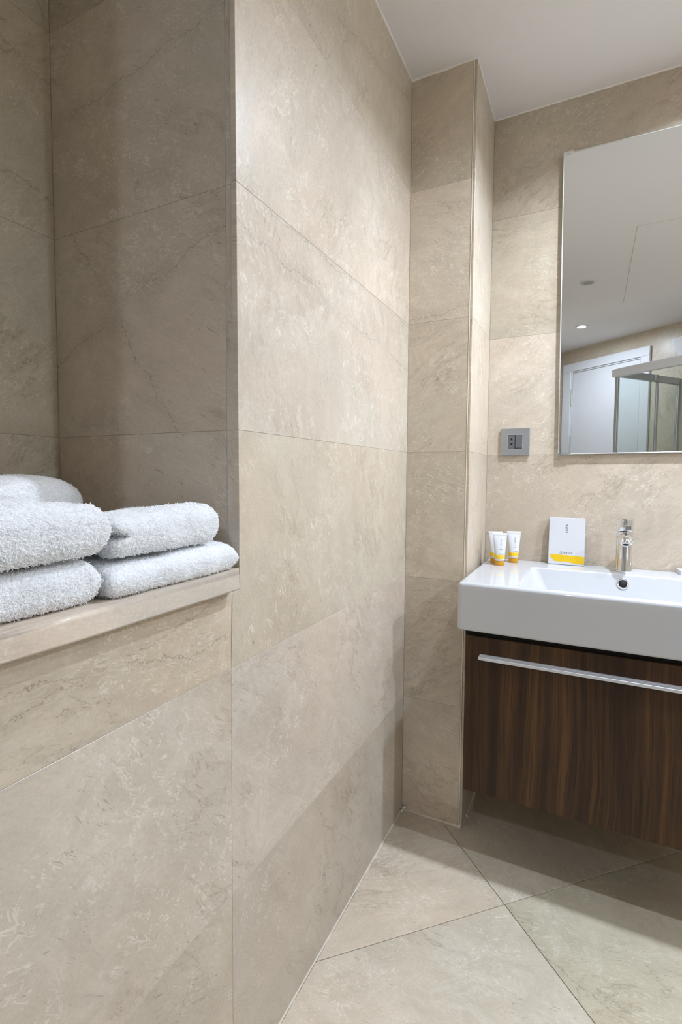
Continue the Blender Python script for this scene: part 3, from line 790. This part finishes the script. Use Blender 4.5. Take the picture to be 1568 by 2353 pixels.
# ------------------------------------------------------------------ vanity cabinet
va_ = empty('vanity_cabinet', (.62, -.22, .224)); tag(va_, 'dark walnut vanity cabinet hung under the wash basin', 'cabinet')
VX0, VX1, VY, VZ0, VZ1 = .2305, 1.012, -.4405, .2245, .6635
bm = bmesh.new(); box_bm(bm, VX0 + .004, VX1 - .004, VY + .0195, -.001, VZ0 + .002, Z0B - .0008, .0008, 1)
from_bm('carcass', bm, DARKWOOD, va_, (.62, -.2, VZ0))
box('gap_shade_strip', VX0 + .006, VX1 - .006, VY + .012, VY + .0193, VZ1 - .03, Z0B - .0008, BLACK, va_)  # black strip painted in as the shade of the gap under the basin
df = box('drawer_front', VX0, VX1, VY, VY + .0188, VZ0, VZ1, WALNUT, va_, .0008, 1, loc=(.62, VY, VZ0))
hx0, hx1 = .2705, .972
hp = [(VY, .6168), (VY - .0075, .6164), (VY - .0081, .6158), (VY - .0140, .6156), (VY - .0146, .6152), (VY - .0205, .6150), (VY - .0215, .6142), (VY - .0215, .6072), (VY - .0195, .6072), (VY - .0195, .6130), (VY, .6132)]
n = len(hp)
v = [(hx0, y, z) for y, z in hp] + [(hx1, y, z) for y, z in hp]
f = [(i, (i + 1) % n, n + (i + 1) % n, n + i) for i in range(n)] + [tuple(reversed(range(n))), tuple(range(n, 2 * n))]
h_ = link('handle', v, f, ALU, df, (.62, VY, .61)); h_['label'] = 'long brushed aluminium handle strip'

# ------------------------------------------------------------------ printed lettering
FONT = {}
def text_polys(s, size, bold=0.0, space=1.0):
    """outline mesh of a line of lettering, in its own (u, v) plane"""
    cu = bpy.data.curves.new('lettering', 'FONT'); cu.body = s; cu.size = size; cu.space_character = space; cu.offset = bold; cu.resolution_u = 3
    ob = bpy.data.objects.new('lettering', cu); C.objects.link(ob)
    dg = bpy.context.evaluated_depsgraph_get(); me = bpy.data.meshes.new_from_object(ob.evaluated_get(dg))
    v = [(a.co.x, a.co.y) for a in me.vertices]; f = [tuple(p.vertices) for p in me.polygons]
    bpy.data.objects.remove(ob); bpy.data.curves.remove(cu); bpy.data.meshes.remove(me)
    return v, f
def centred(v):
    u0, u1 = min(a[0] for a in v), max(a[0] for a in v); w0, w1 = min(a[1] for a in v), max(a[1] for a in v)
    return [(a[0] - (u0 + u1) / 2, a[1] - (w0 + w1) / 2) for a in v], u1 - u0
def logo_mark(r):
    """circle outline with a small zig mark in it"""
    v, f = [], []
    n = 28
    for k in range(n):
        a = 2 * math.pi * k / n
        v += [(r * math.cos(a), r * math.sin(a)), (r * .86 * math.cos(a), r * .86 * math.sin(a))]
    for k in range(n): f.append((2 * k, 2 * ((k + 1) % n), 2 * ((k + 1) % n) + 1, 2 * k + 1))
    for pts in ([(-.42, .28), (-.10, .42), (-.02, .20), (-.30, .02)], [(-.22, .14), (.0, .22), (.22, -.10), (.0, -.20)], [(.02, -.02), (.30, .0), (.42, -.34), (.10, -.40)]):
        b0 = len(v); v += [(a * r, b2 * r) for a, b2 in pts]; f.append(tuple(range(b0, b0 + 4)))
    return v, f
def merge(*parts):
    v, f = [], []
    for (pv, pf), (du, dv) in parts:
        b0 = len(v); v += [(a + du, b2 + dv) for a, b2 in pv]; f += [tuple(i + b0 for i in q) for q in pf]
    return v, f
def rot90(v): return [(-b2, a) for a, b2 in v]
def printed(name, vf, place, m, parent, loc):
    """place maps (u, v) to a world point on the printed surface"""
    v, f = vf
    return link(name, [place(a, b2) for a, b2 in v], f, m, parent, loc)

# ------------------------------------------------------------------ toiletry tubes
def toiletry(x, y, ang, label, word):
    e = empty('toiletry_tube', (x, y, ZB)); tag(e, label, 'tube', group='small toiletry tubes on the basin')
    ca, sa = math.cos(ang), math.sin(ang); HT = .1045
    def W(lx, ly, lz): return (x + lx * ca - ly * sa, y + lx * sa + ly * ca, ZB + lz)
    def sec(z):                                      # half width, half thickness
        t = max(0, min(1, (z - .0165) / (HT - .0165 - .006)))
        rx = .0152 + (.0218 - .0152) * t ** 1.1; ry = .0152 * (1 - t ** 1.6) + .0007
        return rx, ry
    N_ = 40
    def rg(z, g=0.0, sx=None):
        rx, ry = sx or sec(z)
        return [W((rx + g) * math.cos(t), (ry + g) * math.sin(t), z) for t in [2 * math.pi * k / N_ for k in range(N_)]]
    zs = [.0152, .0165, .022, .028, .034, .042, .052, .062, .072, .082, .089, .0945, .0975]
    rings = [rg(zs[0], 0, (.0142, .0142))] + [rg(z) for z in zs[1:]]
    rings += [rg(.0978, 0, (.0226, .0010)), rg(HT, 0, (.0228, .0010))]
    loft('body', rings, WHITE_PL, e, (x, y, ZB))
    bandr = [rg(z, .00018) for z in (.0222, .0262, .0305, .0346)]
    loft('band', bandr, YELLOW_T, e, (x, y, ZB), caps=(False, False))
    loft('cap', [rg(0, 0, (.0140, .0140)), rg(.0006, 0, (.0147, .0147)), rg(.0135, 0, (.0150, .0150)), rg(.0148, 0, (.0146, .0146)), rg(.0150, 0, (.012, .012))], ORANGE, e, (x, y, ZB))
    if word:
        def front(u, z):
            rx, ry = sec(z); q = max(0.0, 1 - (u / rx) ** 2)
            return W(u, -ry * math.sqrt(q) - .00022, z)
        tv, tf = text_polys(word, .0042, 0, 1.05); tv, L = centred(tv); tv = rot90(tv)
        c0 = (.003, .076 if len(word) < 8 else .076)
        vv, ff = merge(((tv, tf), c0), (([(a * .0016, b2 * .0016) for a, b2 in [(math.cos(t), math.sin(t)) for t in [2 * math.pi * k / 16 for k in range(16)]]] +
                 [(a * .0013, b2 * .0013) for a, b2 in [(math.cos(t), math.sin(t)) for t in [2 * math.pi * k / 16 for k in range(16)]]],
                 [(k, (k + 1) % 16, 16 + (k + 1) % 16, 16 + k) for k in range(16)]), (.003, .0595)))
        printed('name_print', (vv, ff), front, INK, e, (x, y, ZB + .07))
        v, f = [], []
        for r_, (a0, a1) in enumerate(((-.0052, .0052), (-.0044, .0044))):
            u = a0
            while u < a1:
                wd_ = random.uniform(.0008, .0017); b0 = len(v); zz = .0535 - r_ * .0018
                v += [(.003 + u, zz), (.003 + min(u + wd_, a1), zz), (.003 + min(u + wd_, a1), zz + .0009), (.003 + u, zz + .0009)]; f.append((b0, b0 + 1, b0 + 2, b0 + 3)); u += wd_ + .0005
        printed('small_print', (v, f), front, INK, e, (x, y, ZB + .05))
        tv, tf = text_polys('vesta', .0044, 0.00005, 1.15); tv, L = centred(tv)
        vv, ff = merge(((tv, tf), (.0065, .0378)), (logo_mark(.0020), (.0065 - L / 2 - .0028, .0378)))
        printed('brand_print', (vv, ff), front, INK, e, (x, y, ZB + .038))
    return e
toiletry(.2475, -.0945, .30, 'white toiletry tube half hidden behind the foremost tube', None)
toiletry(.2690, -.1365, .28, 'foremost white toiletry tube, lettered BATH GEL, with yellow band', 'BATH GEL')
toiletry(.3020, -.0590, .28, 'white toiletry tube lettered SHAMPOO, standing nearest the socket', 'SHAMPOO')

# ------------------------------------------------------------------ loofah carton leaning on the wall
LW, LH, LT = .1075, .1535, .018
lx, ly, lz = .4080, -.0315, ZB + .0012
tilt = math.atan2(.0105, LH); ct, st_ = math.cos(tilt), math.sin(tilt)
lo_ = empty('loofah_carton', (lx + LW / 2, ly, ZB)); tag(lo_, 'flat white carton lettered LOFA with yellow brush stroke, leaning on wall', 'carton')
def LP(u, v_, d=0.0): return (lx + u, ly + v_ * st_ + d * ct, lz + v_ * ct - d * st_)
bm = bmesh.new(); box_bm(bm, 0, LW, 0, LT, 0, LH, .0006, 1)
for v in bm.verts: v.co = Vector(LP(v.co.x, v.co.z, v.co.y))
from_bm('box', bm, CARD, lo_, (lx + LW / 2, ly, ZB))
lp = lambda a, b2: LP(a, b2, -.00018)
tv, tf = text_polys('LOFA', .0108, .00006, 1.05); tv, L = centred(tv)
printed('name_print', merge(((rot90(tv), tf), (.0535, .1185))), lp, INK, lo_, LP(.0535, .1185))
tv, tf = text_polys('vesta', .0103, .00008, 1.25); tv, L = centred(tv)
printed('brand_print', merge(((tv, tf), (.0590, .0385)), (logo_mark(.0049), (.0590 - L / 2 - .0066, .0378))), lp, INK, lo_, LP(.059, .038))
edge = [(LW - .0003, .0292), (LW * .5, .0312), (.018, .0318), (.0015, .0322), (.0012, .0308), (.0072, .0292), (.0050, .0272), (.0092, .0262), (.0058, .0238), (.0052, .0218), (.0105, .0212),
        (.0080, .0196), (.0150, .0178), (.0120, .0158), (.0190, .0142), (.0125, .0126), (.0110, .0112), (.0210, .0100), (.035, .0088), (.052, .0098), (.070, .0074), (.088, .0050), (LW - .0003, .0040)]
printed('brush_stroke', (edge, [tuple(range(len(edge)))]), lp, YELLOW, lo_, LP(.05, .018))

# ------------------------------------------------------------------ small soap carton at the right
sb = empty('soap_carton', (.80, -.025, ZB)); tag(sb, 'small flat white carton on the basin right of the faucet', 'carton')
bm = bmesh.new(); box_bm(bm, 0, .058, -.022, .022, 0, .0135, .0006, 1)
rz = Matrix.Rotation(.12, 4, 'Z')
for v in bm.verts: v.co = rz @ v.co + Vector((.7695, -.031, ZB + .0002))
from_bm('box', bm, CARD, sb, (.80, -.025, ZB))
bm = bmesh.new(); box_bm(bm, .006, .016, -.0222, -.0219, .0075, .0088)
for v in bm.verts: v.co = rz @ v.co + Vector((.7695, -.031, ZB + .0002))
from_bm('mark', bm, INK, sb, (.775, -.05, ZB + .008))

# ------------------------------------------------------------------ folded towels
rng = np.random.default_rng(5)
def nz3(p, s, seed):
    return mnoise.noise(Vector((p[0] * s + seed * 3.7, p[1] * s - seed * 1.3, p[2] * s + seed)))
def make_towel(label, yR, yL, zfun, front, back, seed, dent=None, dens=(90, 38), ybow=None, endw=lambda a: .019):
    """folded terry towel: zfun(a, t) -> (bottom, top) heights; a runs from front (0) to back (1), t from right (0) to left (1)"""
    ns, nt_s = 40, 44
    top, bot = [], []
    def edge_prof(q, wdt):                         # rounding near an end, q distance to the end in metres
        q = max(0.0, min(1.0, q / wdt)); return max(0.0, 1 - (1 - q) ** 2.8) ** (1 / 2.6)
    D = front - back
    grid = {}
    def P_(a, t, sgn):
        x = front - D * a
        yr = yR + (ybow(a) if ybow else 0.0); y = yr + (yL - yr) * t
        zb, zt = zfun(a, t); mid, hh = (zb + zt) / 2, (zt - zb) / 2
        d_end = min(t, 1 - t) * abs(yL - yr); d_fr = a * D; d_bk = (1 - a) * D
        k = edge_prof(d_fr, .030) * edge_prof(d_end, endw(a) if t < .5 else .019) * edge_prof(d_bk, .02)
        z = mid + sgn * hh * k
        low = .0045 * nz3((x, y, z), 14, seed) + .002 * nz3((x, y, z), 34, seed + 2)
        if sgn > 0: z += low * k
        x += .004 * nz3((y, z, 0), 22, seed + 5) * (1 - min(1, a * 4))
        return Vector((x, y, z))
    av = [1 - math.cos(math.pi / 2 * min(1, i / 14)) if False else (i / ns) ** 1.7 for i in range(ns + 1)]
    tv = [.5 - .5 * math.cos(math.pi * j / nt_s) for j in range(nt_s + 1)]
    V_, F_ = [], []
    for sgn in (1, -1):
        for a in av:
            for t in tv: V_.append(P_(a, t, sgn))
    n1 = len(av) * len(tv); m1 = len(tv)
    for g_ in range(2):
        for i in range(ns):
            for j in range(nt_s):
                q = (g_ * n1 + i * m1 + j, g_ * n1 + i * m1 + j + 1, g_ * n1 + (i + 1) * m1 + j + 1, g_ * n1 + (i + 1) * m1 + j)
                F_.append(q if g_ else tuple(reversed(q)))
    if dent: V_ = [dent(p) for p in V_]
    c = (front - D / 2, (yR + yL) / 2, min(p.z for p in V_))
    o = link('folded_towel', V_, F_, TOWEL, None, c, smooth=True)
    bm = bmesh.new(); bm.from_mesh(o.data)
    bmesh.ops.remove_doubles(bm, verts=bm.verts, dist=.0002); bmesh.ops.recalc_face_normals(bm, faces=bm.faces)
    if bm.calc_volume(signed=True) < 0: bmesh.ops.reverse_faces(bm, faces=bm.faces)
    bm.to_mesh(o.data); bm.free()
    tag(o, label, 'towel', group='folded white towels in the niche')
    # terry loops: short bent strands rooted all over the visible surface
    me = o.data; me.calc_loop_triangles()
    nT = len(me.loop_triangles)
    tri = np.empty(nT * 3, dtype=np.int32); me.loop_triangles.foreach_get('vertices', tri); tri = tri.reshape(-1, 3)
    co = np.empty(len(me.vertices) * 3, dtype=np.float32); me.vertices.foreach_get('co', co); co = co.reshape(-1, 3)
    nrv = np.empty(len(me.vertices) * 3, dtype=np.float32); me.vertex_normals.foreach_get('vector', nrv); nrv = nrv.reshape(-1, 3)
    A_, B_, C_ = co[tri[:, 0]], co[tri[:, 1]], co[tri[:, 2]]
    nr = np.cross(B_ - A_, C_ - A_); ar = np.linalg.norm(nr, axis=1) / 2 + 1e-12
    cen = (A_ + B_ + C_) / 3; wx = cen[:, 0] + c[0]; nz = nr[:, 2] / (2 * ar)
    wgt = np.where(wx > front - .055, dens[0], dens[1]).astype(float)
    wgt[(nz < -.55) & ~((wx > front - .035) & (nz < -.05) & (nz > -.93))] = 0
    wgt[(wx < back + .02)] *= .3
    cnt = ar * 1e4 * wgt; N = int(cnt.sum())
    pick = rng.choice(nT, size=N, p=cnt / cnt.sum())
    r1, r2 = rng.random(N), rng.random(N); s1 = np.sqrt(r1)
    b0, b1, b2_ = (1 - s1)[:, None], (s1 * (1 - r2))[:, None], (s1 * r2)[:, None]
    P0 = A_[pick] * b0 + B_[pick] * b1 + C_[pick] * b2_
    Nn = nrv[tri[pick, 0]] * b0 + nrv[tri[pick, 1]] * b1 + nrv[tri[pick, 2]] * b2_
    Nn /= np.linalg.norm(Nn, axis=1, keepdims=True) + 1e-9
    fr = (P0[:, 0] + c[0] > front - .055)
    ln = np.where(fr, rng.uniform(.0030, .0052, N), rng.uniform(.0018, .0030, N))[:, None]
    ph = np.sin(P0[:, 1] * 140 + seed) * 1.2 + np.sin(P0[:, 2] * 190 + P0[:, 0] * 120 + seed * 2) * 1.2 + rng.normal(0, .6, N)
    tan = np.stack([np.zeros(N), np.cos(ph), np.sin(ph)], 1); tan -= Nn * (tan * Nn).sum(1, keepdims=True)
    tan += rng.normal(0, .35, (N, 3)) + np.array([0, 0, -.35])
    tan /= np.linalg.norm(tan, axis=1, keepdims=True) + 1e-9
    lean = rng.uniform(.35, .95, N)[:, None]
    K1 = P0 + Nn * ln * .30 + tan * ln * .15
    K2 = P0 + Nn * ln * .44 + tan * ln * .50 * lean
    K3_ = P0 + Nn * ln * .40 + tan * ln * .95 * lean
    K4 = P0 + Nn * ln * .22 + tan * ln * 1.15 * lean
    pts = np.stack([P0 - Nn * .0006, K1, K2, K3_, K4], 1).reshape(-1, 3).astype(np.float32)
    hc = bpy.data.hair_curves.new('terry_loops'); hc.add_curves([5] * N)
    hc.attributes['position'].data.foreach_set('vector', pts.ravel())
    if 'radius' not in hc.attributes: hc.attributes.new('radius', 'FLOAT', 'POINT')
    rad = (np.array([.85, 1, 1, .9, .45], dtype=np.float32)[None, :] * np.where(fr, rng.uniform(.00034, .00050, N), rng.uniform(.00028, .00042, N))[:, None]).astype(np.float32)
    hc.attributes['radius'].data.foreach_set('value', rad.ravel())
    hc.materials.append(STRAND)
    h = bpy.data.objects.new('terry_loops', hc); C.objects.link(h); h.parent = o; h['kind'] = 'stuff'
    return o

L0 = .9445
sm = lambda a, lo, hi: (lambda q: q * q * (3 - 2 * q))(max(0, min(1, (a - lo) / (hi - lo))))
# right pile
make_towel('lower folded white towel of the right stack, resting on the ledge by the wall edge', -1.152, -1.392,
           lambda a, t: (L0, .986 - .004 * t), .006, -.36, 1)
make_towel('upper folded white towel of the right stack, its open fold facing the left stack', -1.186, -1.380,
           lambda a, t: (.9925, 1.053 - .010 * t - .010 * sm(a, .25, .8)), -.004, -.175, 2,
           dent=lambda p: Vector((p.x, p.y + .026 * math.exp(-((p.z - 1.020) / .008) ** 2) * max(0, min(1, (-1.345 - p.y) / .03)), p.z)))
# left pile
make_towel('lower folded white towel of the left stack, resting on the ledge', -1.403, -1.72,
           lambda a, t: (L0, .995 - .006 * t), -.004, -.37, 3)
make_towel('upper folded white towel of the left stack, rising towards the niche back', -1.396, -1.72,
           lambda a, t: (1.0035 - .006 * t, 1.063 + .030 * sm(a, .40, .70)), .006, -.385, 4,
           ybow=lambda a: .17 * sm(a, .54, .72), endw=lambda a: .019 + .085 * sm(a, .45, .7))
